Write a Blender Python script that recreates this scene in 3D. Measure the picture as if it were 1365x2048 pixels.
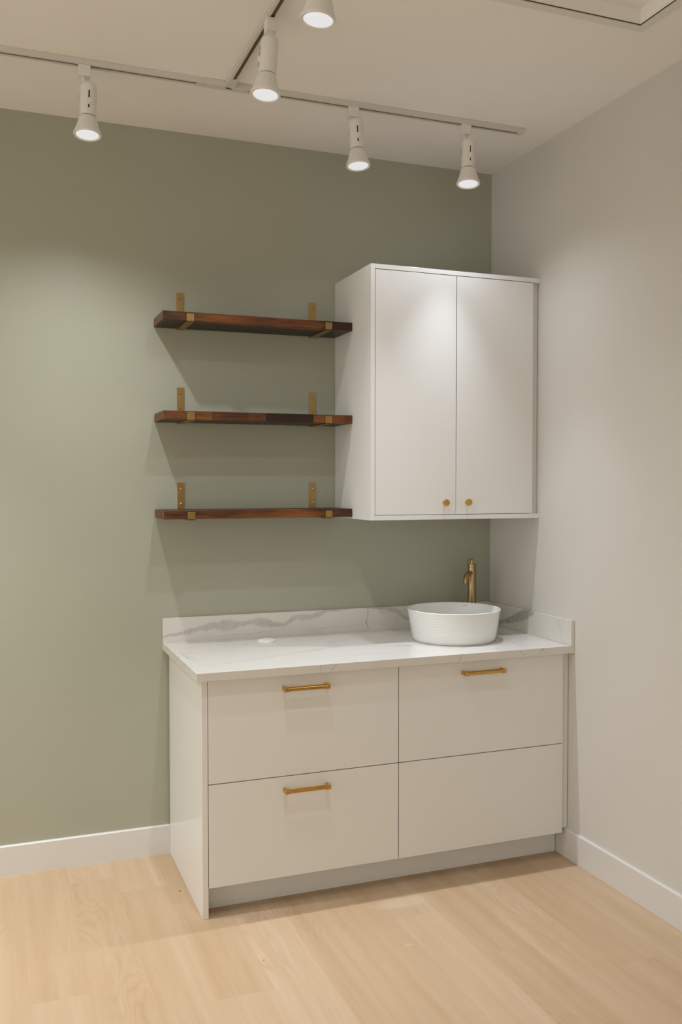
import bpy, bmesh, math, random
from mathutils import Vector, Matrix, Euler

for o in list(bpy.data.objects):
    bpy.data.objects.remove(o, do_unlink=True)
SC = bpy.context.scene
COL = SC.collection
R = math.radians

# ------------------------------------------------------------------ camera
cam_d = bpy.data.cameras.new('camera')
cam = bpy.data.objects.new('camera', cam_d)
COL.objects.link(cam)
cam_d.sensor_fit = 'VERTICAL'
cam_d.sensor_height = 36.0
cam_d.sensor_width = 24.0
cam_d.lens = 1842.53 / 2048 * 36.0
cam_d.clip_start = 0.02
cam.location = (-2.2884, -3.9543, 1.5949)
cr = Vector((0.9346, -0.3558, -0.0006)); cu = Vector((0.0114, 0.0282, 0.9995)); cf = Vector((0.3556, 0.9341, -0.0304))
cam.rotation_euler = Matrix((cr, cu, -cf)).transposed().to_euler()
SC.camera = cam

# ------------------------------------------------------------------ light and exposure
SC.view_settings.view_transform = 'Standard'
SC.view_settings.look = 'None'
SC.view_settings.gamma = 1.0
SC.view_settings.use_curve_mapping = False
SC.view_settings.exposure = 0.03
world = bpy.data.worlds.new('world'); SC.world = world
world.use_nodes = True
bg = world.node_tree.nodes['Background']
bg.inputs[0].default_value = (1.0, 0.935, 0.81, 1)     # daylight and shop light beyond the open front and added side opening
bg.inputs[1].default_value = 1.74
# (beam watts, beam angle, spill watts) of each track lamp
LAMP_A = (12, 70, 38); LAMP_B = (36, 56, 5); LAMP_C = (50, 64, 8); LAMP_D = (4, 80, 22); LAMP_E = (14, 70, 21)
UNSEEN_LAMP = ((-2.95, 130, 95), (-4.0, 118, 150))    # lamps assumed further left on the long rail, added unseen as bare lights: x, watts, angle
LAMP_COL = (0.97, 1.0, 1.03)
COOL_COL = (0.94, 1.0, 1.10)

# ------------------------------------------------------------------ dimensions (metres); corner at origin, x to the left is negative
H = 3.092
WS = 0.0068                       # the right wall is slightly out of square
def xw(y): return -WS * y         # x of the right wall at depth y
XL, YEND = -5.6, -7.5

# ------------------------------------------------------------------ node helpers
class NT:
    def __init__(s, name):
        s.m = bpy.data.materials.new(name); s.m.use_nodes = True
        s.t = s.m.node_tree; s.t.nodes.clear()
        s.out = s.t.nodes.new('ShaderNodeOutputMaterial')
        s.p = s.t.nodes.new('ShaderNodeBsdfPrincipled')
        s.t.links.new(s.p.outputs[0], s.out.inputs[0])
    def n(s, kind, **kw):
        nd = s.t.nodes.new('ShaderNode' + kind)
        for k, v in kw.items(): setattr(nd, k, v)
        return nd
    def put(s, sock, v):
        if isinstance(v, bpy.types.NodeSocket): s.t.links.new(v, sock)
        elif isinstance(v, (tuple, list)) and len(v) == 3 and sock.type == 'RGBA': sock.default_value = (*v, 1)
        else: sock.default_value = v
    def math(s, op, a, b=None, c=None, clamp=False):
        nd = s.n('Math', operation=op); nd.use_clamp = clamp
        s.put(nd.inputs[0], a)
        if b is not None: s.put(nd.inputs[1], b)
        if c is not None: s.put(nd.inputs[2], c)
        return nd.outputs[0]
    def mix(s, f, a, b, blend='MIX'):
        nd = s.n('Mix', data_type='RGBA', blend_type=blend)
        s.put(nd.inputs[0], f); s.put(nd.inputs[6], a); s.put(nd.inputs[7], b)
        return nd.outputs[2]
    def ramp(s, v, stops, interp='LINEAR'):
        nd = s.n('ValToRGB'); cr = nd.color_ramp; cr.interpolation = interp
        while len(cr.elements) < len(stops): cr.elements.new(0.5)
        for e, (p, c) in zip(cr.elements, stops):
            e.position = p; e.color = (*c, 1) if len(c) == 3 else c
        s.put(nd.inputs[0], v); return nd.outputs[0]
    def rng(s, v, a, b, c=0.0, d=1.0, smooth=False):
        nd = s.n('MapRange'); nd.interpolation_type = 'SMOOTHSTEP' if smooth else 'LINEAR'
        s.put(nd.inputs[0], v); s.put(nd.inputs[1], a); s.put(nd.inputs[2], b); s.put(nd.inputs[3], c); s.put(nd.inputs[4], d)
        return nd.outputs[0]
    def coord(s): return s.n('TexCoord').outputs['Object']
    def xyz(s, v):
        nd = s.n('SeparateXYZ'); s.put(nd.inputs[0], v); return nd.outputs
    def comb(s, x, y, z):
        nd = s.n('CombineXYZ'); s.put(nd.inputs[0], x); s.put(nd.inputs[1], y); s.put(nd.inputs[2], z); return nd.outputs[0]
    def noise(s, v, scale, detail=3.0, rough=0.5, dist=0.0, out=0):
        nd = s.n('TexNoise'); s.put(nd.inputs['Vector'], v); nd.inputs['Scale'].default_value = scale
        nd.inputs['Detail'].default_value = detail; nd.inputs['Roughness'].default_value = rough
        nd.inputs['Distortion'].default_value = dist; return nd.outputs[out]
    def white(s, v):
        nd = s.n('TexWhiteNoise', noise_dimensions='3D'); s.put(nd.inputs[0], v); return nd.outputs[0]
    def bump(s, h, strength, dist=0.001):
        nd = s.n('Bump'); s.put(nd.inputs['Height'], h); nd.inputs['Strength'].default_value = strength
        nd.inputs['Distance'].default_value = dist; s.t.links.new(nd.outputs[0], s.p.inputs['Normal'])
    def curve(s, v, pts, x0, x1):
        """float curve through (x, y) points, y within 0..1"""
        nd = s.n('FloatCurve'); c = nd.mapping.curves[0]
        pts = sorted(pts); f = [((x - x0) / (x1 - x0), y) for x, y in pts]
        while len(c.points) < len(f): c.points.new(0.5, 0.5)
        for p, (a, b) in zip(c.points, f): p.location = (a, b)
        nd.mapping.update()
        s.put(nd.inputs[1], s.rng(v, x0, x1)); return nd.outputs[0]
    def set(s, **kw):
        nm = dict(color='Base Color', rough='Roughness', metal='Metallic', spec='Specular IOR Level', coat='Coat Weight',
                  coat_rough='Coat Roughness', emit='Emission Color', emit_s='Emission Strength', ior='IOR')
        for k, v in kw.items(): s.put(s.p.inputs[nm[k]], v)
        return s.m

def paint(name, col, rough, spec=0.5, var=0.02, tex=220, bstr=0.04):
    t = NT(name); c = t.coord()
    big = t.noise(c, 1.7, 3)
    k = t.rng(big, 0.3, 0.7, 1 - var, 1 + var)
    mul = t.mix(1.0, col, t.comb(k, k, k), 'MULTIPLY')
    t.bump(t.noise(c, tex, 2), bstr, 0.0006)
    return t.set(color=mul, rough=rough, spec=spec)

M = {}
M['green'] = paint('sage_paint', (0.387, 0.397, 0.319), 0.42, 0.45)
M['white_wall'] = paint('white_wall_paint', (0.645, 0.63, 0.60), 0.6, 0.3)
M['ceiling'] = paint('ceiling_paint', (0.89, 0.875, 0.855), 0.85, 0.2)
M['hatch_trim'] = paint('hatch_trim_paint', (0.76, 0.75, 0.73), 0.8, 0.2)
M['hatch_shade'] = paint('hatch_gap_shade', (0.10, 0.075, 0.05), 0.8, 0.1)  # dark brown standing in for the shadow in the hatch gap
M['trim'] = paint('trim_paint', (0.70, 0.69, 0.675), 0.35, 0.5)
M['cab'] = paint('cabinet_lacquer', (0.78, 0.785, 0.775), 0.24, 0.45, 0.008, 90, 0.015)
M['gap_shade'] = paint('cabinet_gap_shade', (0.10, 0.085, 0.07), 0.8, 0.1)  # dark tone that paints shade into the gaps around doors and drawers
M['lampw'] = paint('white_enamel', (0.78, 0.77, 0.74), 0.38, 0.5, 0.01)
M['rail'] = paint('rail_enamel', (0.66, 0.645, 0.61), 0.45, 0.5, 0.01)
M['black'] = paint('black_slot', (0.012, 0.010, 0.008), 0.7, 0.2)
M['slot'] = paint('conductor_slot', (0.12, 0.082, 0.045), 0.5, 0.4)
M['ceramic'] = paint('glazed_ceramic', (0.80, 0.81, 0.80), 0.09, 0.5, 0.005, 60, 0.0)
M['mark'] = paint('grey_print', (0.34, 0.34, 0.33), 0.4, 0.4)
M['plastic'] = paint('white_plastic', (0.82, 0.81, 0.79), 0.4, 0.5, 0.01)

def brass(name, col, rough, stretch=(60, 60, 900)):
    t = NT(name); c = t.coord()
    mp = t.n('Mapping'); t.put(mp.inputs[0], c); mp.inputs['Scale'].default_value = stretch
    n = t.noise(mp.outputs[0], 1.0, 3)
    k = t.rng(n, 0.3, 0.7, 0.86, 1.1)
    col2 = t.mix(1.0, col, t.comb(k, k, k), 'MULTIPLY')
    return t.set(color=col2, metal=1.0, rough=t.rng(n, 0.3, 0.7, rough - 0.05, rough + 0.07))
M['brass'] = brass('brushed_brass', (0.43, 0.295, 0.115), 0.36)
M['pull'] = brass('polished_gold_brass', (0.66, 0.40, 0.115), 0.26, (20, 200, 200))
M['bronze'] = brass('brushed_bronze', (0.44, 0.31, 0.175), 0.24, (300, 300, 20))
M['screw'] = brass('screw_steel', (0.75, 0.66, 0.48), 0.25)
M['screw_dark'] = brass('screw_dark_brass', (0.22, 0.13, 0.06), 0.4)

def lens_mat():
    t = NT('lit_lens')
    return t.set(color=(0.25, 0.25, 0.25), rough=0.6, emit=(0.97, 0.985, 1.0), emit_s=0.66)
M['lens'] = lens_mat()

def floor_mat():
    t = NT('oak_vinyl_planks'); x, y, z = t.xyz(t.coord())
    W, L = 0.182, 1.22
    fx = t.math('DIVIDE', t.math('ADD', x, 20.03), W); ix = t.math('FLOOR', fx)
    off = t.math('MULTIPLY', t.white(t.comb(ix, 3.0, 7.0)), L)
    fy = t.math('DIVIDE', t.math('ADD', t.math('ADD', y, 20.0), off), L); iy = t.math('FLOOR', fy)
    rid = t.white(t.comb(ix, iy, 1.0)); rid2 = t.white(t.comb(ix, iy, 5.0))
    lx = t.math('FRACT', fx); ly = t.math('FRACT', fy)
    gx = t.math('ADD', x, t.math('MULTIPLY', rid, 9.0)); gy = t.math('ADD', y, t.math('MULTIPLY', rid2, 13.0))
    # cathedral figure: rings of a stretched noise field
    f = t.noise(t.comb(t.math('MULTIPLY', gx, 5.0), t.math('MULTIPLY', gy, 0.95), rid), 1.0, 2.5, 0.5, 0.25)
    rings = t.math('ABSOLUTE', t.math('SINE', t.math('MULTIPLY', f, 95.0)))
    rings = t.math('POWER', rings, 0.6)
    ringmask = t.rng(t.noise(t.comb(t.math('MULTIPLY', gx, 3.0), t.math('MULTIPLY', gy, 1.2), 4.0), 1.0, 2), 0.50, 0.70, 0, 1, True)
    fine = t.noise(t.comb(t.math('MULTIPLY', gx, 190.0), t.math('MULTIPLY', gy, 7.0), 0.0), 1.0, 3, 0.6)
    streak = t.noise(t.comb(t.math('MULTIPLY', gx, 22.0), t.math('MULTIPLY', gy, 0.9), 2.0), 1.0, 3, 0.55)
    tone = t.math('ADD', t.math('MULTIPLY', t.rng(streak, 0.3, 0.7), 0.55), t.math('MULTIPLY', rid, 0.45))
    col = t.ramp(tone, [(0.05, (0.485, 0.335, 0.20)), (0.5, (0.54, 0.39, 0.25)), (0.95, (0.595, 0.455, 0.315))])
    dark = t.math('MULTIPLY', t.math('SUBTRACT', 1.0, rings), t.math('MULTIPLY', ringmask, 0.46))
    col = t.mix(dark, col, (0.42, 0.27, 0.15))
    col = t.mix(t.rng(fine, 0.45, 0.8, 0.0, 0.22), col, (0.42, 0.28, 0.165))
    # joints
    ex = t.math('MULTIPLY', t.math('MINIMUM', lx, t.math('SUBTRACT', 1.0, lx)), W)
    ey = t.math('MULTIPLY', t.math('MINIMUM', ly, t.math('SUBTRACT', 1.0, ly)), L)
    e = t.math('MINIMUM', ex, ey)
    col = t.mix(t.rng(e, 0.0, 0.0020, 0.16, 0.0), col, (0.34, 0.21, 0.11))
    # specks of dirt and pale scuffs left on the boards
    def spot(px, py, r, sx=1.0):
        dx = t.math('MULTIPLY', t.math('SUBTRACT', x, px), sx); dy = t.math('SUBTRACT', y, py)
        d = t.math('SQRT', t.math('ADD', t.math('MULTIPLY', dx, dx), t.math('MULTIPLY', dy, dy)))
        d = t.math('ADD', d, t.math('MULTIPLY', t.math('SUBTRACT', t.noise(t.comb(x, y, 0.0), 160, 2), 0.5), r * 1.2))
        return t.rng(d, r * 0.6, r, 1.0, 0.0)
    for px, py, r in ((-1.6116, -0.3962, 0.006), (-1.45, -1.02, 0.0035)):
        col = t.mix(t.math('MULTIPLY', spot(px, py, r), 0.9), col, (0.05, 0.03, 0.015))
    for px, py, r, s in ((-0.9525, -1.1013, 0.011, 0.5), (-0.7893, -1.1748, 0.006, 0.8), (-0.84, -0.80, 0.045, 0.35), (-0.97, -0.79, 0.006, 0.5)):
        col = t.mix(t.math('MULTIPLY', spot(px, py, r, s), 0.22), col, (0.78, 0.68, 0.55))
    t.bump(t.math('ADD', t.math('MULTIPLY', fine, 0.5), t.rng(e, 0, 0.002)), 0.05, 0.0008)
    return t.set(color=col, rough=t.rng(fine, 0.3, 0.7, 0.42, 0.52), spec=0.32)
M['floor'] = floor_mat()

def wood_mat(name, seed, interp, staves):
    """staves: list of (x, tone) steps along the board, tone 0..1"""
    t = NT(name); x, y, z = t.xyz(t.coord())
    row = t.math('FLOOR', t.math('DIVIDE', t.math('ADD', y, 5.0003), 0.043))
    rr = t.white(t.comb(row, seed, 2.0))
    st = t.math('FLOOR', t.math('DIVIDE', t.math('ADD', x, t.math('MULTIPLY', rr, 0.7)), 0.26))
    rnd = t.white(t.comb(st, row, seed))
    # front row follows the tones seen in the board
    nd = t.n('ValToRGB'); cr = nd.color_ramp; cr.interpolation = interp
    while len(cr.elements) < len(staves): cr.elements.new(0.5)
    for e, (p, v) in zip(cr.elements, staves): e.position = p; e.color = (v, v, v, 1)
    t.put(nd.inputs[0], t.rng(x, 0.0, 0.822))
    isfront = t.math('LESS_THAN', y, -0.175)
    rnd = t.math('MULTIPLY', rnd, 0.30)  # rows behind the front darkened, painting shade into the underside
    tone = t.mix(isfront, t.comb(rnd, rnd, rnd), nd.outputs[0])
    tone = t.xyz(tone)[0]
    g = t.noise(t.comb(t.math('MULTIPLY', x, 7.0), t.math('MULTIPLY', y, 70.0), t.math('MULTIPLY', z, 70.0)), 1.0, 5, 0.6, 0.6)
    g2 = t.noise(t.comb(t.math('MULTIPLY', x, 3.0), t.math('MULTIPLY', y, 24.0), t.math('ADD', t.math('MULTIPLY', z, 26.0), seed)), 1.0, 3, 0.5, 0.8)
    v = t.math('ADD', t.math('MULTIPLY', tone, 0.62), t.math('MULTIPLY', t.rng(g, 0.3, 0.7), 0.22))
    v = t.math('ADD', v, t.math('MULTIPLY', t.math('SUBTRACT', g2, 0.5), 0.5))
    col = t.ramp(v, [(0.08, (0.010, 0.005, 0.003)), (0.38, (0.036, 0.012, 0.0045)), (0.58, (0.135, 0.044, 0.011)), (0.80, (0.285, 0.098, 0.022)), (1.0, (0.42, 0.17, 0.050))])
    t.bump(g, 0.08, 0.0006)
    return t.set(color=col, rough=t.rng(g, 0.3, 0.7, 0.36, 0.5), spec=0.4)

def endgrain_mat():
    t = NT('end_grain'); x, y, z = t.xyz(t.coord())
    b = t.noise(t.comb(t.math('MULTIPLY', x, 3.0), t.math('MULTIPLY', y, 130.0), t.math('MULTIPLY', z, 9.0)), 1.0, 3, 0.55, 0.5)
    col = t.ramp(b, [(0.3, (0.07, 0.03, 0.014)), (0.55, (0.16, 0.085, 0.04)), (0.72, (0.30, 0.18, 0.09))])
    return t.set(color=col, rough=0.55, spec=0.3)
M['endgrain'] = endgrain_mat()

VEIN = (0.37, 0.365, 0.35)
def marble(name, plane, veins=(), generic=0.5, base=(0.69, 0.67, 0.63)):
    """plane: which axes are (u, v); veins: dicts of points along u with centre v and half width"""
    t = NT(name); c = t.coord(); ax = t.xyz(c); u, v = ax[plane[0]], ax[plane[1]]
    warp = t.noise(c, 9.0, 4, 0.55); warp2 = t.noise(c, 38.0, 4, 0.6)
    col = base
    col = t.mix(t.rng(t.noise(c, 2.6, 4), 0.45, 0.75, 0, 0.16), col, (0.70, 0.69, 0.665))
    # thin background veining
    g = t.noise(c, 2.2, 5, 0.55, 1.1)
    r = t.math('ABSOLUTE', t.math('SUBTRACT', g, 0.5))
    msk = t.math('MULTIPLY', t.rng(r, 0.0, 0.022, 1.0, 0.0, True), t.rng(t.noise(c, 1.9, 2), 0.42, 0.62, 0.0, 1.0))
    col = t.mix(t.math('MULTIPLY', msk, generic), col, VEIN)
    for ve in veins:
        s0, s1 = ve['range']; v0, v1 = ve['v']
        uu, vv = (v, u) if ve.get('swap') else (u, v)
        ctr = t.rng(t.curve(uu, [(a, (b - v0) / (v1 - v0)) for a, b, w in ve['pts']], s0, s1), 0, 1, v0, v1)
        hw = t.math('MULTIPLY', t.curve(uu, [(a, w / 0.05) for a, b, w in ve['pts']], s0, s1), 0.05)
        jit = t.math('ADD', t.math('MULTIPLY', t.math('SUBTRACT', warp, 0.5), ve.get('warp', 0.02)),
                     t.math('MULTIPLY', t.math('SUBTRACT', warp2, 0.5), ve.get('warp2', 0.012)))
        d = t.math('ABSOLUTE', t.math('SUBTRACT', t.math('ADD', vv, jit), ctr))
        q = t.math('DIVIDE', d, t.math('MAXIMUM', hw, 0.0006))
        m = t.rng(q, ve.get('core', 0.45), 1.0, 1.0, 0.0, True)
        inside = t.math('MULTIPLY', t.math('GREATER_THAN', uu, s0), t.math('LESS_THAN', uu, s1))
        tex = t.rng(t.noise(c, 26.0, 4, 0.6, 0.4), 0.32, 0.66, ve.get('tex', 0.55), 1.0)
        m = t.math('MULTIPLY', t.math('MULTIPLY', m, inside), t.math('MULTIPLY', tex, ve.get('k', 0.6)))
        col = t.mix(m, col, ve.get('col', VEIN))
    return t.set(color=col, rough=0.22, spec=0.5)

# ------------------------------------------------------------------ mesh helpers
def bm_new(): return bmesh.new()
def add_box(bm, x0, x1, y0, y1, z0, z1, bev=0.0, mat=None, seg=2):
    mtx = Matrix.Translation(((x0 + x1) / 2, (y0 + y1) / 2, (z0 + z1) / 2)) @ Matrix.Diagonal((abs(x1 - x0), abs(y1 - y0), abs(z1 - z0), 1))
    r = bmesh.ops.create_cube(bm, size=1.0, matrix=mtx)
    vs = r['verts']
    if bev > 0:
        es = list({e for v in vs for e in v.link_edges})
        rb = bmesh.ops.bevel(bm, geom=es, offset=bev, segments=seg, profile=0.5, affect='EDGES')
        vs = list({v for f in rb['faces'] for v in f.verts} | {v for v in vs if v.is_valid})
    if mat is not None: bmesh.ops.transform(bm, matrix=mat, verts=[v for v in vs if v.is_valid])
    return bm
def add_lathe(bm, prof, n=48, mat=None, cap0=True, cap1=True):
    rings = []
    for r, z in prof:
        rings.append([bm.verts.new((r * math.cos(2 * math.pi * k / n), r * math.sin(2 * math.pi * k / n), z)) for k in range(n)])
    for a, b in zip(rings, rings[1:]):
        for k in range(n):
            bm.faces.new((a[k], a[(k + 1) % n], b[(k + 1) % n], b[k]))
    if cap0: bm.faces.new(list(reversed(rings[0])))
    if cap1: bm.faces.new(rings[-1])
    if mat is not None: bmesh.ops.transform(bm, matrix=mat, verts=[v for rg in rings for v in rg])
    return bm
def add_tube(bm, pts, rad, n=20):
    """round tube along points; rad a number or a list"""
    pts = [Vector(p) for p in pts]; rings = []
    for i, p in enumerate(pts):
        d = (pts[min(i + 1, len(pts) - 1)] - pts[max(i - 1, 0)]).normalized()
        a = d.cross(Vector((0, 0, 1)) if abs(d.z) < 0.99 else Vector((1, 0, 0)))
        # keep a steady frame for curves in one vertical plane
        side = tube_side if tube_side is not None else a
        b = d.cross(side).normalized(); a = b.cross(d).normalized()
        r = rad[i] if isinstance(rad, (list, tuple)) else rad
        rings.append([bm.verts.new(p + r * (math.cos(2 * math.pi * k / n) * a + math.sin(2 * math.pi * k / n) * b)) for k in range(n)])
    for a, b in zip(rings, rings[1:]):
        for k in range(n): bm.faces.new((a[k], a[(k + 1) % n], b[(k + 1) % n], b[k]))
    bm.faces.new(list(reversed(rings[0]))); bm.faces.new(rings[-1])
    return bm
tube_side = None
def obj(name, bm, mat, parent=None, smooth=False, loc=None, rot=None):
    bmesh.ops.recalc_face_normals(bm, faces=bm.faces)
    me = bpy.data.meshes.new(name); bm.to_mesh(me); bm.free()
    for m in (mat if isinstance(mat, (list, tuple)) else [mat]): me.materials.append(m)
    o = bpy.data.objects.new(name, me); COL.objects.link(o)
    if smooth:
        for p in me.polygons: p.use_smooth = True
        try: me.set_sharp_from_angle(angle=R(38))
        except Exception: pass
    if parent: o.parent = parent
    if loc: o.location = loc
    if rot: o.rotation_euler = rot
    return o
def box(name, b, mat, parent=None, bev=0.0):
    bm = bm_new(); add_box(bm, *b, bev=bev); return obj(name, bm, mat, parent)
def tag(o, label, cat, group=None):
    o['label'] = label; o['category'] = cat
    if group: o['group'] = group
    return o
def thing(name, label, cat, loc=(0, 0, 0), rotz=0.0, group=None):
    o = bpy.data.objects.new(name, None); COL.objects.link(o)
    o.empty_display_size = 0.05; o.location = loc; o.rotation_euler = (0, 0, rotz)
    return tag(o, label, cat, group)
def struct(o): o['kind'] = 'structure'; return o
def prism(bm, poly, z0, z1):
    a = [bm.verts.new((x, y, z0)) for x, y in poly]; b = [bm.verts.new((x, y, z1)) for x, y in poly]
    n = len(poly); bm.faces.new(list(reversed(a))); bm.faces.new(b)
    for k in range(n): bm.faces.new((a[k], a[(k + 1) % n], b[(k + 1) % n], b[k]))
    return bm

# ------------------------------------------------------------------ the room
struct(box('floor', (XL - .1, 0.15, YEND - .1, 0.1, -0.08, 0.0), M['floor']))
struct(box('wall_back', (XL - .1, 0.0, 0.0, 0.1, 0.0, H), M['green']))
bm = bm_new(); prism(bm, [(0.0, 0.1), (0.0, 0.0), (xw(YEND), YEND), (0.15, YEND), (0.15, 0.1)], 0.0, H)
struct(obj('wall_right', bm, M['white_wall']))
bm = bm_new()      # side wall, out of view to the left, its wide opening added to let side light in
LWY0, LWY1, LWZ0, LWZ1 = -5.2, -1.0, 0.35, 2.65
add_box(bm, XL - .1, XL, YEND, LWY0, 0, H); add_box(bm, XL - .1, XL, LWY1, 0.0, 0, H)
add_box(bm, XL - .1, XL, LWY0, LWY1, 0, LWZ0); add_box(bm, XL - .1, XL, LWY0, LWY1, LWZ1, H)
struct(obj('wall_left', bm, M['white_wall']))
# shop front behind the camera: low sill wall, side piers and a header around an open glazed front
bm = bm_new()
add_box(bm, XL, xw(YEND), YEND - .1, YEND, 2.72, H)
add_box(bm, XL, XL + .5, YEND - .1, YEND, 0, 2.72)
add_box(bm, -2.0, xw(YEND), YEND - .1, YEND, 0, 2.72)  # right pier widened to cut front light on the right side
struct(obj('wall_front', bm, M['white_wall']))
# ceiling with the recessed hatch
RX0, RX1, RY0, RY1, RD = -1.02, -0.2887, -2.20, -1.4512, 0.05
bm = bm_new()
T = H + 0.12
add_box(bm, XL - .1, RX0, YEND - .1, 0.1, H, T)
add_box(bm, RX1, 0.15, YEND - .1, 0.1, H, T)
add_box(bm, RX0, RX1, RY1, 0.1, H, T)
add_box(bm, RX0, RX1, YEND - .1, RY0, H, T)
add_box(bm, RX0, RX1, RY0, RY1, H + RD, T)
struct(obj('ceiling', bm, M['ceiling']))
bm = bm_new()
fl, th, gp = 0.035, 0.004, 0.0035
for b in ((RX0 - fl, RX1 + fl, RY1 + gp, RY1 + fl), (RX0 - fl, RX1 + fl, RY0 - fl, RY0 - gp), (RX0 - fl, RX0 - gp, RY0 - gp, RY1 + gp), (RX1 + gp, RX1 + fl, RY0 - gp, RY1 + gp)):
    add_box(bm, *b, H - th, H + 0.001)
struct(obj('trim_1', bm, M['hatch_trim']))
bm = bm_new(); q = gp - .0003  # dark strips laid in the hatch gap as its painted shadow line
for b in ((RX0 - q, RX1 + q, RY1 - .0005, RY1 + q), (RX0 - q, RX1 + q, RY0 - q, RY0 + .0005), (RX0 - q, RX0 + .0005, RY0, RY1), (RX1 - .0005, RX1 + q, RY0, RY1)):
    add_box(bm, *b, H - .001, H + .0005)
struct(obj('hatch_shade_strip', bm, M['hatch_shade']))
# baseboards
ZB, TB = 0.1249, 0.013
def base_profile(bm, x0, x1):
    pts = [(0, 0), (-TB, 0), (-TB, ZB - .004), (-TB + .004, ZB), (0, ZB)]
    a = [bm.verts.new((x0, p, q)) for p, q in pts]; b = [bm.verts.new((x1, p, q)) for p, q in pts]
    bm.faces.new(a); bm.faces.new(list(reversed(b)))
    for k in range(5): bm.faces.new((a[k], b[k], b[(k + 1) % 5], a[(k + 1) % 5]))
bm = bm_new(); base_profile(bm, XL, -1.5795); struct(obj('baseboard_back', bm, M['trim']))
bm = bm_new(); base_profile(bm, 0.0, 6.9)
o = struct(obj('baseboard_right', bm, M['trim']))
o.rotation_euler = (0, 0, R(-90) + math.atan(WS)); o.location = (xw(-0.586), -0.586, 0)

# ------------------------------------------------------------------ base cabinets
XP0, XP1, XM, XR = -1.5795, -1.5575, -0.7935, -0.0303
YD, YP, YK = -0.6657, -0.6657, -0.5843
ZK, ZS, ZT = 0.1115, 0.4946, 0.8805
CT0, CT1 = 0.8823, 0.914
G = 0.0016          # half of the gap between fronts
def pull(parent, xa, xb, z, yf):
    """square-shouldered bar pull, xa..xb outer ends"""
    bm = bm_new(); s = 0.0062; so = 0.030
    for x in (xa + s, xb - s):
        add_box(bm, x - s, x + s, yf - so - .004, yf + .0005, z - .0075, z + .0075, 0.0015)
    # six-sided bar
    n = 6; prof = [(0.0088 * math.cos(R(30 + 60 * k)), 0.0088 * math.sin(R(30 + 60 * k))) for k in range(n)]
    a = [bm.verts.new((xa + .010, yf - so + p, z + q)) for p, q in prof]; b = [bm.verts.new((xb - .010, yf - so + p, z + q)) for p, q in prof]
    bm.faces.new(a); bm.faces.new(list(reversed(b)))
    for k in range(n): bm.faces.new((a[k], b[k], b[(k + 1) % n], a[(k + 1) % n]))
    for x in (xa + .006, xb - .006):
        add_box(bm, x - .006, x + .006, yf - so - .0085, yf - so + .008, z - .0085, z + .0085, 0.0018)
    for x in (xa + .0165, xb - .0165):
        add_box(bm, x - .0012, x + .0012, yf - so - .0082, yf - so + .008, z - .0092, z + .0092, 0.0005)
    return obj('handle', bm, M['pull'], parent)
def drawer(parent, x0, x1, z0, z1):
    bm = bm_new(); add_box(bm, x0, x1, YD, YD + .019, z0, z1, 0.0009)
    return obj('drawer', bm, M['cab'], parent)
def carcass(parent, x0, x1):
    bm = bm_new()
    add_box(bm, x0, x0 + .018, YD + .0195, -0.02, ZK + .002, ZT); add_box(bm, x1 - .018, x1, YD + .0195, -0.02, ZK + .002, ZT)
    add_box(bm, x0 + .018, x1 - .018, YD + .0195, -0.02, ZK + .002, ZK + .02); add_box(bm, x0 + .018, x1 - .018, YD + .0195, -0.02, ZT - .018, ZT)
    add_box(bm, x0 + .018, x1 - .018, YD + .0195, -0.02, ZS - .012, ZS + .012)
    add_box(bm, x0 + .018, x1 - .018, -0.028, -0.02, ZK + .02, ZT - .018)
    return obj('carcass', bm, M['gap_shade'], parent)  # carcass coloured dark so gaps between fronts look shaded
bc = thing('base_cabinet', 'white base cabinet with two stacked drawers, each with a brass bar pull', 'cabinet', group='white base cabinets under the worktop')
carcass(bc, XP1 + .001, XM - .0005)
box('side_panel', (XP0, XP1, YP, -TB - .0005, 0.0, ZT + .001), M['cab'], bc, 0.001)
d = drawer(bc, XP1 + .0019, XM - G, ZS + G, ZT - .002); pull(d, -1.2734, -1.0930, 0.8293, YD)
d = drawer(bc, XP1 + .0019, XM - G, ZK, ZS - G); pull(d, -1.2714, -1.0914, 0.4446, YD)
bc2 = thing('base_cabinet', 'white base cabinet below the sink, brass pull on its upper drawer only', 'cabinet', group='white base cabinets under the worktop')
carcass(bc2, XM + .0005, XR - .0005)
d = drawer(bc2, XM + G, XR, ZS + G, ZT - .002); pull(d, -0.5159, -0.3269, 0.8327, YD)
drawer(bc2, XM + G, XR, ZK, ZS - G)
box('filler_strip', (XR + .0016, 0.0024, YD + .012, YD + .03, ZB + .002, ZT), M['cab'], bc2, 0.0005)
tk = box('toe_kick', (XP1 + .0005, -0.0105, YK, YK + .016, 0.0, ZK + .0005), M['cab'])
tag(tk, 'long white plinth board along the floor under the base cabinets', 'plinth')

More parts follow.
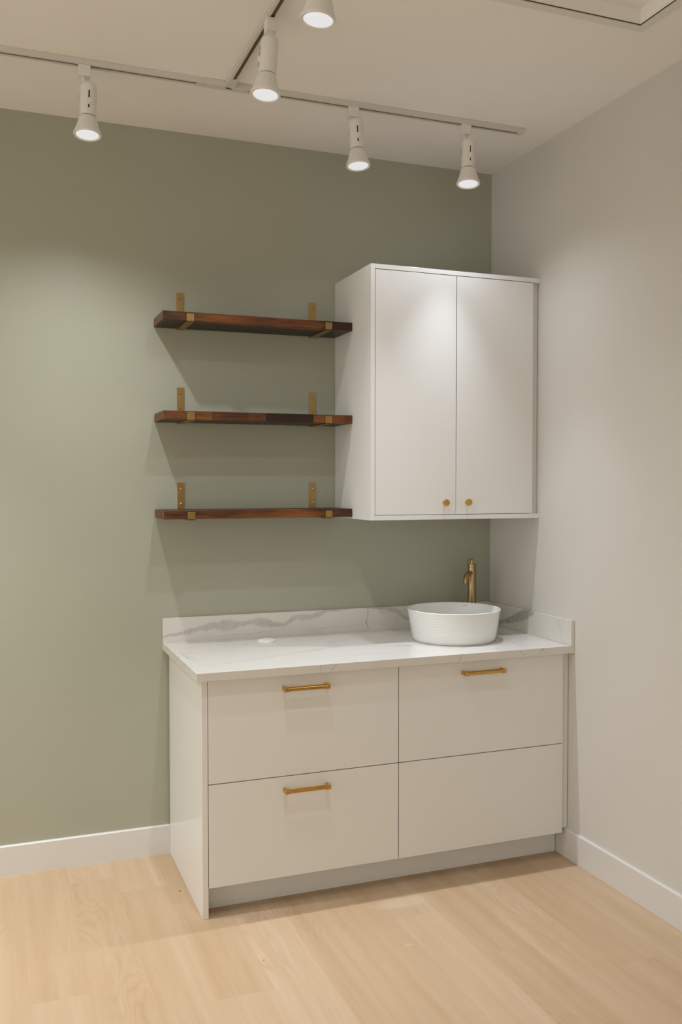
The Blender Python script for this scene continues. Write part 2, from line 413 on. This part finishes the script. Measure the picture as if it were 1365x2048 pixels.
# ------------------------------------------------------------------ worktop with upstands
XC0, YF, HS, TS = -1.6037, -0.6975, 1.0204, 0.0149
top_veins = [
    dict(range=(-1.60, -0.45), v=(-0.75, 0.0), k=0.38, warp=0.03, warp2=0.02, core=0.1,
         pts=[(-1.60, -.57, .010), (-1.53, -.56, .010), (-1.36, -.51, .014), (-1.13, -.43, .016), (-0.88, -.365, .02), (-0.69, -.44, .016), (-0.56, -.46, .012), (-0.45, -.50, .006)]),
    dict(range=(-0.62, -0.25), v=(-1.6, -1.4), swap=True, k=0.35, warp=0.02, warp2=0.015, core=0.1,
         pts=[(-0.56, -1.534, .004), (-0.43, -1.565, .007), (-0.26, -1.579, .008)]),
    dict(range=(-1.30, -0.60), v=(-0.75, 0.0), k=0.22, warp=0.05, warp2=0.02, core=0.1,
         pts=[(-1.30, -.64, .006), (-1.1, -.60, .008), (-0.98, -.565, .01), (-0.78, -.57, .01), (-0.6, -.60, .006)]),
    dict(range=(-0.62, -0.35), v=(-0.30, -0.05), swap=True, k=0.45, warp=0.03, warp2=0.02, core=0.1,
         pts=[(-0.62, -.20, .004), (-0.5, -.185, .005), (-0.36, -.15, .006)]),
    dict(range=(-0.36, -0.02), v=(-0.75, 0.0), k=0.28, warp=0.06, warp2=0.03, core=0.1,
         pts=[(-0.36, -.50, .006), (-0.2, -.55, .008), (-0.02, -.50, .006)]),
]
M['stone_top'] = marble('veined_stone', (0, 1), top_veins, 0.25)
edge_veins = []
for cx, tilt, k in ((-1.1347, 0.0, .5), (-1.0784, 0.01, .55), (-0.534, 0.008, .6), (-0.2564, -0.010, .75), (-0.163, 0.012, .75), (-0.146, -0.014, .7)):
    edge_veins.append(dict(range=(0.884, 0.9145), v=(cx - .1, cx + .1), swap=True, k=k, warp=0.03, warp2=0.022, core=0.1,
                           pts=[(0.885, cx - tilt, .002), (0.90, cx, .004), (0.9145, cx + tilt, .0025)]))
M['stone_edge'] = marble('veined_stone_edge', (0, 2), edge_veins, 0.12)
bm = bm_new()
prism(bm, [(XC0, -TS - .0004), (XC0, YF), (xw(YF) - .0005, YF), (-.0005, -TS - .0004)], CT0, CT1)
es = [e for e in bm.edges]
bmesh.ops.bevel(bm, geom=es, offset=0.0012, segments=2, profile=0.5, affect='EDGES')
bm.faces.ensure_lookup_table()
for f in bm.faces:
    f.normal_update()
    f.material_index = 1 if f.calc_center_median().y < YF + .0002 and abs(f.normal.y) > .9 else 0
tag(obj('worktop', bm, [M['stone_top'], M['stone_edge']]), 'white marble-look worktop slab with faint grey veins on the base cabinets', 'worktop')
back_veins = [
    dict(range=(-1.61, -0.30), v=(0.90, 1.06), k=0.62, warp=0.040, warp2=0.020, core=0.35, tex=0.6, col=(0.36, 0.345, 0.32),
         pts=[(-1.61, .936, 0.0081), (-1.50, .957, 0.0121), (-1.38, .973, 0.0216), (-1.323, .974, 0.0324), (-1.244, .980, 0.0175), (-1.152, .974, 0.0257), (-1.083, .960, 0.0149), (-1.012, .990, 0.0189), (-0.94, .999, 0.0189), (-0.844, 1.013, 0.0121), (-0.72, 1.026, 0.0068), (-0.62, 1.022, 0.0108), (-0.52, 1.000, 0.0162), (-0.45, .965, 0.0108), (-0.30, .94, 0.0054)]),
    dict(range=(-1.45, -0.55), v=(0.90, 1.06), k=0.32, warp=0.034, warp2=0.018, core=0.05, tex=0.1,
         pts=[(-1.45, .928, .002), (-1.27, .930, .004), (-1.1, .936, .006), (-0.95, .934, .003), (-0.80, .942, .006), (-0.66, .945, .003), (-0.55, .93, .004)]),
    dict(range=(0.921, 1.0195), v=(-0.75, -0.55), swap=True, k=0.75, warp=0.016, warp2=0.010, core=0.35, col=(0.30, 0.29, 0.28),
         pts=[(0.921, -.652, .003), (0.955, -.664, .004), (0.985, -.656, .0035), (1.0195, -.656, .003)]),
]
M['stone_back'] = marble('veined_stone_upstand', (0, 2), back_veins, 0.2)
tag(box('backsplash', (XC0 - .001, -0.001, -TS, -0.0005, CT0 - .0005, HS), M['stone_back'], None, 0.001), 'long low marble-look upstand along the green wall, crossed by a broad grey vein', 'backsplash')
side_veins = [
    dict(range=(-0.42, -0.05), v=(0.88, 1.06), k=0.9, warp=0.03, warp2=0.018, core=0.5, col=(0.33, 0.355, 0.335),
         pts=[(-0.42, 1.035, .024), (-0.35, 1.005, .032), (-0.27, .975, .028), (-0.18, .945, .016), (-0.05, .93, .006)]),
    dict(range=(0.915, 1.0195), v=(-0.75, -0.5), swap=True, k=0.55, warp=0.014, warp2=0.008, core=0.2,
         pts=[(0.915, -.636, .0025), (0.96, -.622, .003), (1.0195, -.596, .0025)]),
]
M['stone_side'] = marble('veined_stone_return', (1, 2), side_veins, 0.2)
bm = bm_new(); prism(bm, [(-.017, -TS - .0005), (xw(YF) - .017, YF), (xw(YF) - .0005, YF), (-.0005, -TS - .0005)], CT1 + .0002, HS)
bmesh.ops.bevel(bm, geom=list(bm.edges), offset=0.001, segments=2, profile=0.5, affect='EDGES')
tag(obj('side_splash', bm, M['stone_side']), 'short marble-look upstand against the white right wall beside the basin', 'backsplash')

# ------------------------------------------------------------------ hole cover, vessel sink, tap
bm = bm_new()
add_lathe(bm, [(0.0395, 0.0), (0.040, 0.0035), (0.0385, 0.0065), (0.034, 0.0078), (0.012, 0.0082)], 48)
o = obj('hole_cover', bm, M['plastic'], None, True); o.location = (-1.1765, -0.128, CT1 + .0002)
tag(o, 'small flat round white cap lying on the worktop near the upstand', 'cap')

sx, sy = -0.395, -0.370
sink = thing('vessel_sink', 'round white ceramic vessel basin with fine ribs standing on the worktop', 'sink', (sx, sy, CT1))
hS = 0.138; r0, r1 = 0.179, 0.204
prof = [(0.150, 0.0), (0.1725, 0.0), (0.1725, 0.0028), (0.1785, 0.0036), (0.1797, 0.007)]
for k in range(0, 161):
    z = 0.012 + (hS - 0.016) * k / 160
    r = r0 + 0.0012 + (r1 - r0 - 0.0012) * (z / hS) ** 0.93
    a = min(1.0, max(0.0, (z - 0.028) / 0.015)) * min(1.0, max(0.0, (0.122 - z) / 0.012))
    prof.append((r + 0.00042 * a * math.sin(2 * math.pi * z / 0.0113), z))
prof += [(r1 + .0004, hS - .0022), (r1 - .001, hS - .0006), (r1 - .003, hS), (r1 - .006, hS - .0005), (r1 - .008, hS - .002), (r1 - .010, hS - .008)]
for k in range(1, 13):
    a = k / 12; prof.append((r1 - .010 - 0.030 * a, hS - .008 - 0.080 * a))
for k in range(1, 9):
    a = R(90 * k / 8); prof.append((0.134 + 0.030 * math.cos(a), 0.050 - 0.030 * math.sin(a)))
prof += [(0.08, 0.017), (0.024, 0.014)]
bm = bm_new(); add_lathe(bm, prof, 128)
obj('bowl', bm, M['ceramic'], sink, True)
bm = bm_new(); add_lathe(bm, [(0.023, 0.0142), (0.023, 0.0165), (0.019, 0.018), (0.004, 0.0185)], 32)
obj('drain', bm, M['bronze'], sink, True)
bm = bm_new()      # tiny grey maker's stamp on the inside of the far rim
for k, w in enumerate((.0030, .0022, .0028, .0020, .0030, .0024)):
    a = math.atan2(0.72, 0.62) + 0.0 - k * 0.021
    rr = r1 - 0.0122
    p = Vector((rr * math.cos(a), rr * math.sin(a), hS - .0125))
    mt = Matrix.Translation(p) @ Matrix.Rotation(a + math.pi / 2, 4, 'Z')
    add_box(bm, -w / 2, w / 2, -.0006, .0006, -.0016, .0016, 0, mt)
obj('stamp', bm, M['mark'], sink)

tap = thing('tap', 'tall brushed bronze single-lever tap behind the white basin', 'tap', (-0.1545, -0.097, CT1))
bm = bm_new()
add_lathe(bm, [(0.024, 0.0), (0.024, 0.006), (0.0205, 0.0075), (0.0205, 0.286), (0.0195, 0.2872), (0.0195, 0.2895), (0.0208, 0.2905), (0.0208, 0.301), (0.0195, 0.3025), (0.010, 0.303)], 48)
obj('body', bm, M['bronze'], tap, True)
dv = Vector((-0.82, -0.57, 0)).normalized(); tube_side = Vector((-dv.y, dv.x, 0))
pts = []
for q in (0.0, 0.02, 0.040): pts.append(dv * q + Vector((0, 0, 0.262 - 0.16 * q)))
e0 = pts[-1].copy()
for k in range(1, 11):
    a = R(82 * k / 10); pts.append(e0 + dv * (0.024 * math.sin(a)) + Vector((0, 0, -0.024 * (1 - math.cos(a)) - 0.004 * math.sin(a))))
pts.append(pts[-1] + (pts[-1] - pts[-2]).normalized() * 0.018)
bm = bm_new(); add_tube(bm, pts, 0.0115, 24); obj('spout', bm, M['bronze'], tap, True)
bm = bm_new(); add_lathe(bm, [(0.0082, 0.3025), (0.0072, 0.308), (0.0072, 0.322), (0.0066, 0.3235), (0.003, 0.324)], 32)
lv = obj('lever', bm, M['bronze'], tap, True)
bm = bm_new(); la = Vector((-0.75, -0.35, 0)).normalized(); tube_side = Vector((-la.y, la.x, 0))
add_tube(bm, [la * -.010 + Vector((0, 0, .3235)), la * 0.0 + Vector((0, 0, .325)), la * .014 + Vector((0, 0, .3235)), la * .030 + Vector((0, 0, .319)), la * .036 + Vector((0, 0, .312))], [.0026, .0032, .0026, .0021, .0018], 14)
obj('lever_arm', bm, M['bronze'], lv, True); tube_side = None

# ------------------------------------------------------------------ wall cabinet
WL, WF, WB, WT = -0.8123, -0.4248, 1.4430, 2.5040
DL, DM, DR, DB, DT = -0.7918, -0.4136, -0.0326, 1.4635, 2.4838
wc = thing('wall_cabinet', 'white two-door wall cabinet with brass knobs hung in the corner', 'cabinet')
bm = bm_new(); e = 0.0008
add_box(bm, WL, DL - .0012, WF, -e, WB, WT, 0.0008)
add_box(bm, DL - .0012, xw(WF) - e, WF, -e, WB, DB - .0012, 0.0008)
add_box(bm, DL - .0012, xw(WF) - e, WF, -e, DT + .0012, WT, 0.0008)
add_box(bm, DL - .0012, -0.004, -0.02, -e, DB - .0012, DT + .0012)
add_box(bm, DR + .0012, xw(WF) - e, WF + .022, -0.02, DB - .0012, DT + .0012)
obj('case', bm, M['cab'], wc)
box('gap_shade_plate', (DL - .0010, DR + .0010, WF + .024, WF + .030, DB - .0010, DT + .0010), M['gap_shade'], wc)  # dark plate added behind the doors to paint shade into their gaps
def knob(parent, x, z):
    bm = bm_new(); mt = Matrix.Translation((x, WF + .0015, z)) @ Matrix.Rotation(R(90), 4, 'X')
    add_lathe(bm, [(0.0075, 0.0), (0.0062, 0.003), (0.0058, 0.012), (0.0085, 0.0165), (0.0140, 0.018), (0.0148, 0.0195), (0.0148, 0.0255), (0.0140, 0.0268), (0.004, 0.0270)], 36, mt)
    return obj('knob', bm, M['pull'], parent, True)
d = box('door', (DL + .0012, DM - .0014, WF + .0015, WF + .0205, DB + .0012, DT - .0010), M['cab'], wc, 0.0008); knob(d, -0.4714, 1.5150)
d = box('door', (DM + .0014, DR - .0003, WF + .0015, WF + .0205, DB + .0012, DT - .0010), M['cab'], wc, 0.0008); knob(d, -0.3630, 1.5160)

# ------------------------------------------------------------------ wall shelves
SL, SF, ST = -1.6338, -0.2191, 0.0355
shelf_defs = [
    (2.2935, 2.4118, 'topmost of the three dark wooden wall shelves, its dark underside showing', 11.0,
     [(0.0, .45), (0.165, .62), (0.33, .80), (0.52, .70), (0.78, .78), (0.92, .40)], 'dark'),
    (1.8928, 2.0083, 'middle wooden wall shelf with a darker stave in its front edge', 23.0,
     [(0.0, .70), (0.24, .52), (0.43, .62), (0.52, .20), (0.78, .74), (0.95, .62)], 'dark'),
    (1.4873, 1.6020, 'lowest wooden wall shelf, seen edge on, its brackets held by bright screws', 37.0,
     [(0.0, .60), (0.17, .66), (0.36, .55), (0.50, .68), (0.72, .82), (0.86, .50)], 'bright'),
]
BW = 0.0306
for zt, bt, lab, seed, staves, sc in shelf_defs:
    sh = thing('wall_shelf', lab, 'shelf', (SL, 0, zt), group='wooden shelves on brass brackets')
    wm = wood_mat('stained_acacia', seed, 'CONSTANT' if seed == 23.0 else 'EASE', staves)
    bm = bm_new(); add_box(bm, 0, WL - SL - .0012, SF, -0.0065, -ST, 0, 0.0018)
    bm.faces.ensure_lookup_table()
    for f in bm.faces:
        f.normal_update(); f.material_index = 1 if f.normal.x < -0.9 else 0
    obj('board', bm, [wm, M['endgrain']], sh)
    for x0 in (-1.5366 - SL, -0.9385 - SL):
        x1 = x0 + BW; up = bt - zt; tk_ = 0.0048
        bm = bm_new()
        add_box(bm, x0, x1, -tk_ - .0004, -.0004, -ST - tk_, up, 0.0006)
        add_box(bm, x0, x1, SF - tk_, -.0004, -ST - tk_, -ST - .0001, 0.0006)
        add_box(bm, x0, x1, SF - tk_, SF - .0001, -ST - tk_, -ST + 0.0290, 0.0006)
        br = obj('bracket', bm, M['brass'], sh)
        for k, zz in enumerate((up - 0.028, up - 0.092)):
            bm = bm_new(); mt = Matrix.Translation(((x0 + x1) / 2, -tk_, zz)) @ Matrix.Rotation(R(90), 4, 'X')
            rs = 0.0042 if sc == 'bright' else 0.0036
            add_lathe(bm, [(rs, 0.0), (rs, 0.0008), (rs * .7, 0.0021), (rs * .2, 0.0026)] if sc == 'bright' else [(rs, 0.0), (rs * .9, 0.0006), (rs * .4, 0.0007)], 20, mt)
            obj('screw', bm, M['screw' if sc == 'bright' else 'screw_dark'], br, True)

# ------------------------------------------------------------------ lighting track
TY0, TY1, TZ = -0.5617, -0.5267, H - 0.0200
TXC = -1.4367            # axis of the rail running toward the viewer
def rail_x(name, x0, x1, label, caps):
    t = thing(name, label, 'light track', (0, 0, 0), group='white lighting rails on the ceiling')
    bm = bm_new(); e = 0.0003; yc = (TY0 + TY1) / 2; sw = 0.0070
    add_box(bm, x0, x1, TY0, yc - sw, TZ, H - e, 0.0006); add_box(bm, x0, x1, yc + sw, TY1, TZ, H - e, 0.0006)
    add_box(bm, x0, x1, yc - sw - .001, yc + sw + .001, TZ + .013, H - e)
    for c in caps:
        a, b = (x0, x0 + .022) if c == 'l' else (x1 - .022, x1)
        add_box(bm, a, b, TY0 - .0006, TY1 + .0006, TZ - .0008, H - e, 0.001)
    obj('rail', bm, M['rail'], t)
    a = x0 + (.023 if 'l' in caps else 0); b = x1 - (.023 if 'r' in caps else 0)
    box('conductor', (a, b, yc - sw + .0002, yc + sw - .0002, TZ + .0035, TZ + .0128), M['slot'], t)
    return t
rail_x('light_track', -5.2, -1.5384, 'long white ceiling rail left of the T joint, carrying the leftmost spotlight', 'r')
rail_x('light_track', -1.3523, -0.1696, 'white ceiling rail right of the T joint, carrying two spotlights', 'r')
t = thing('light_track', 'white ceiling rail running from the T joint out of the top of the photo', 'light track', group='white lighting rails on the ceiling')
bm = bm_new(); w = 0.0175; sw = 0.0066; y1, y0 = TY0 - .03, -4.6; e = 0.0003
add_box(bm, TXC - w, TXC - sw, y0, y1, TZ, H - e, 0.0006); add_box(bm, TXC + sw, TXC + w, y0, y1, TZ, H - e, 0.0006)
add_box(bm, TXC - sw - .001, TXC + sw + .001, y0, y1, TZ + .013, H - e)
add_box(bm, TXC - w - .0006, TXC + w + .0006, y1 - .03, y1, TZ - .0008, H - e, 0.001)
obj('rail', bm, M['rail'], t)
box('conductor', (TXC - sw + .0002, TXC + sw - .0002, y0 + .02, y1 - .032, TZ + .0035, TZ + .0128), M['slot'], t)
tj = thing('track_connector', 'white T-shaped joint where the three ceiling rails meet', 'track joint')
bm = bm_new()
add_box(bm, -1.5380, -1.3527, TY0 - .0008, TY1 + .0008, TZ - .0015, H - e, 0.0012)
add_box(bm, TXC - .0185, TXC + .0185, TY0 - .0296, TY0, TZ - .0015, H - e, 0.0012)
obj('housing', bm, M['rail'], tj)
for b in ((-1.452, -1.438, TY0 + .008, TY0 + .016), (-1.436, -1.428, TY0 + .011, TY0 + .019), (-1.366, -1.362, TY0 + .010, TY0 + .016)):
    box('contact_window', (*b, TZ - .0020, TZ - .0014), M['black'], tj)

# ------------------------------------------------------------------ track spotlights
def spotlight(ax, ay, lens, nrm, face, along, label, color, watts):
    """ax, ay: adapter on the rail; lens: centre of the lit lens; nrm: its outward axis; face: azimuth of the slotted side"""
    root = thing('track_spotlight', label, 'spotlight', (ax, ay, TZ), group='white track spotlights')
    P = Vector((ax, ay, TZ))
    bm = bm_new(); a, b = (0.021, 0.0172) if along == 'x' else (0.0172, 0.021)
    add_box(bm, -a, a, -b, b, -0.040, -0.0002, 0.0016)
    obj('adapter', bm, M['lampw'], root)
    n = Vector(nrm).normalized(); L = Vector(lens) - P
    zq = (-n).to_track_quat('Z', 'Y').to_matrix()
    f = Vector((math.sin(face), -math.cos(face), 0)); zx = (-n); yx = (f - f.dot(zx) * zx).normalized(); xx = yx.cross(zx)
    rot = Matrix((xx, yx, zx)).transposed().to_4x4()       # local z runs back up the lamp, local y is the slotted side
    mt = Matrix.Translation(L) @ rot
    # bulb: flared reflector
    bm = bm_new()
    add_lathe(bm, [(0.0285, 0.062), (0.0300, 0.060), (0.0325, 0.050), (0.0395, 0.026), (0.0455, 0.010), (0.0478, 0.004), (0.0480, 0.0005), (0.0465, -0.0022), (0.0440, -0.0026), (0.0398, -0.0004), (0.0390, 0.002)], 48, mt, True, False)
    bulb = obj('bulb', bm, M['lampw'], root, True)
    bm = bm_new(); add_lathe(bm, [(0.0392, 0.0006), (0.0375, -0.0008), (0.020, -0.0016), (0.004, -0.0018)], 48, mt)
    obj('lens', bm, M['lens'], bulb, True)
    # cylindrical housing with a domed top
    hr, h0, h1 = 0.0285, 0.0650, 0.168
    pr = [(hr - .002, h0), (hr, h0 + .0015), (hr, h1)]
    for k in range(1, 9):
        q = R(90 * k / 8); pr.append((max(.004, hr * math.cos(q)), h1 + 0.024 * math.sin(q)))
    bm = bm_new(); add_lathe(bm, pr, 48, mt); hs = obj('housing', bm, M['lampw'], root, True)
    bm = bm_new(); add_lathe(bm, [(hr - .0035, h0 - .003), (hr - .0035, h0 + .001)], 40, mt); obj('seam', bm, M['black'], hs)
    def slot(az, z0, z1):
        bm = bm_new(); r = Matrix.Rotation(az, 4, 'Z')
        add_box(bm, -0.0024, 0.0024, hr - .004, hr + .0006, z0, z1, 0.0008, mt @ r); obj('slot', bm, M['black'], hs)
    slot(0, 0.1225, 0.149); slot(0, 0.086, 0.0985); slot(R(-98), 0.1225, 0.147)
    bm = bm_new(); m2 = mt @ Matrix.Translation((0, hr - .002, 0.1105)) @ Matrix.Rotation(R(-90), 4, 'X')
    add_lathe(bm, [(0.0095, 0.0), (0.0095, 0.0060), (0.0088, 0.0075), (0.0072, 0.0080), (0.002, 0.0082)], 28, m2)
    obj('knob', bm, M['lampw'], hs, True)
    # flat stem from the adapter down into the dome
    dome = L + zx * (h1 + .004); lat = Vector((-dome.x, -dome.y, 0)); lat = lat.normalized() * min(.012, lat.length)
    top = Vector((0, 0, -0.038)); bot = dome + lat
    bm = bm_new(); d = (bot - top); dl = d.length
    q = d.to_track_quat('Z', 'Y').to_matrix().to_4x4()
    add_box(bm, -.0085, .0085, -.0055, .0055, 0, dl, 0.0015, Matrix.Translation(top) @ q)
    obj('stem', bm, M['lampw'], root)
    for nm, w, size in (('beam', watts[0], watts[1]), ('spill', watts[2], 150)):
        ld = bpy.data.lights.new(nm, 'SPOT'); ld.energy = w; ld.color = color
        ld.spot_size = R(size); ld.spot_blend = 1.0; ld.shadow_soft_size = 0.016
        lo = bpy.data.objects.new(nm, ld); COL.objects.link(lo); lo.parent = root
        lo.location = L + n * 0.012
        lo.rotation_euler = (-(n + Vector((0, -0.035 if nm == 'beam' else 0, 0))).normalized()).to_track_quat('Z', 'Y').to_euler()
    return root
YA = (TY0 + TY1) / 2
spotlight(-1.9620, YA, (-1.9564, -0.585, 2.8180), (-.04, -.09, -1), R(0), 'x', 'leftmost white spotlight on the long rail, above bare green wall', LAMP_COL, LAMP_A)
spotlight(-0.9400, YA, (-0.9329, -0.585, 2.8342), (.02, -.10, -1), R(-12), 'x', 'white spotlight hanging above the left edge of the wall cabinet, middle of the rail', COOL_COL, LAMP_B)
spotlight(-0.4420, YA, (-0.4485, -0.585, 2.8200), (-.06, -.10, -1), R(-12), 'x', 'rightmost white spotlight, near the end of the rail and the corner', COOL_COL, LAMP_C)
spotlight(TXC, -1.090, (-1.4665, -1.130, 2.8160), (-.10, -.05, -1), R(-95), 'y', 'white spotlight in front of the T joint, side knob showing', LAMP_COL, LAMP_D)
spotlight(TXC, -1.600, (-1.4710, -1.640, 2.8110), (-.10, .02, -1), R(-95), 'y', 'spotlight cut off by the top edge of the photo, only its bulb showing', LAMP_COL, LAMP_E)
for x, w, size in UNSEEN_LAMP:
    ld = bpy.data.lights.new('unseen_lamp', 'SPOT'); ld.energy = w; ld.color = LAMP_COL
    ld.spot_size = R(size); ld.spot_blend = 1.0; ld.shadow_soft_size = 0.016
    lo = bpy.data.objects.new('unseen_lamp', ld); COL.objects.link(lo); lo.location = (x, -0.61, 2.81)
    lo.rotation_euler = Vector((.04, .09, 1)).to_track_quat('Z', 'Y').to_euler()
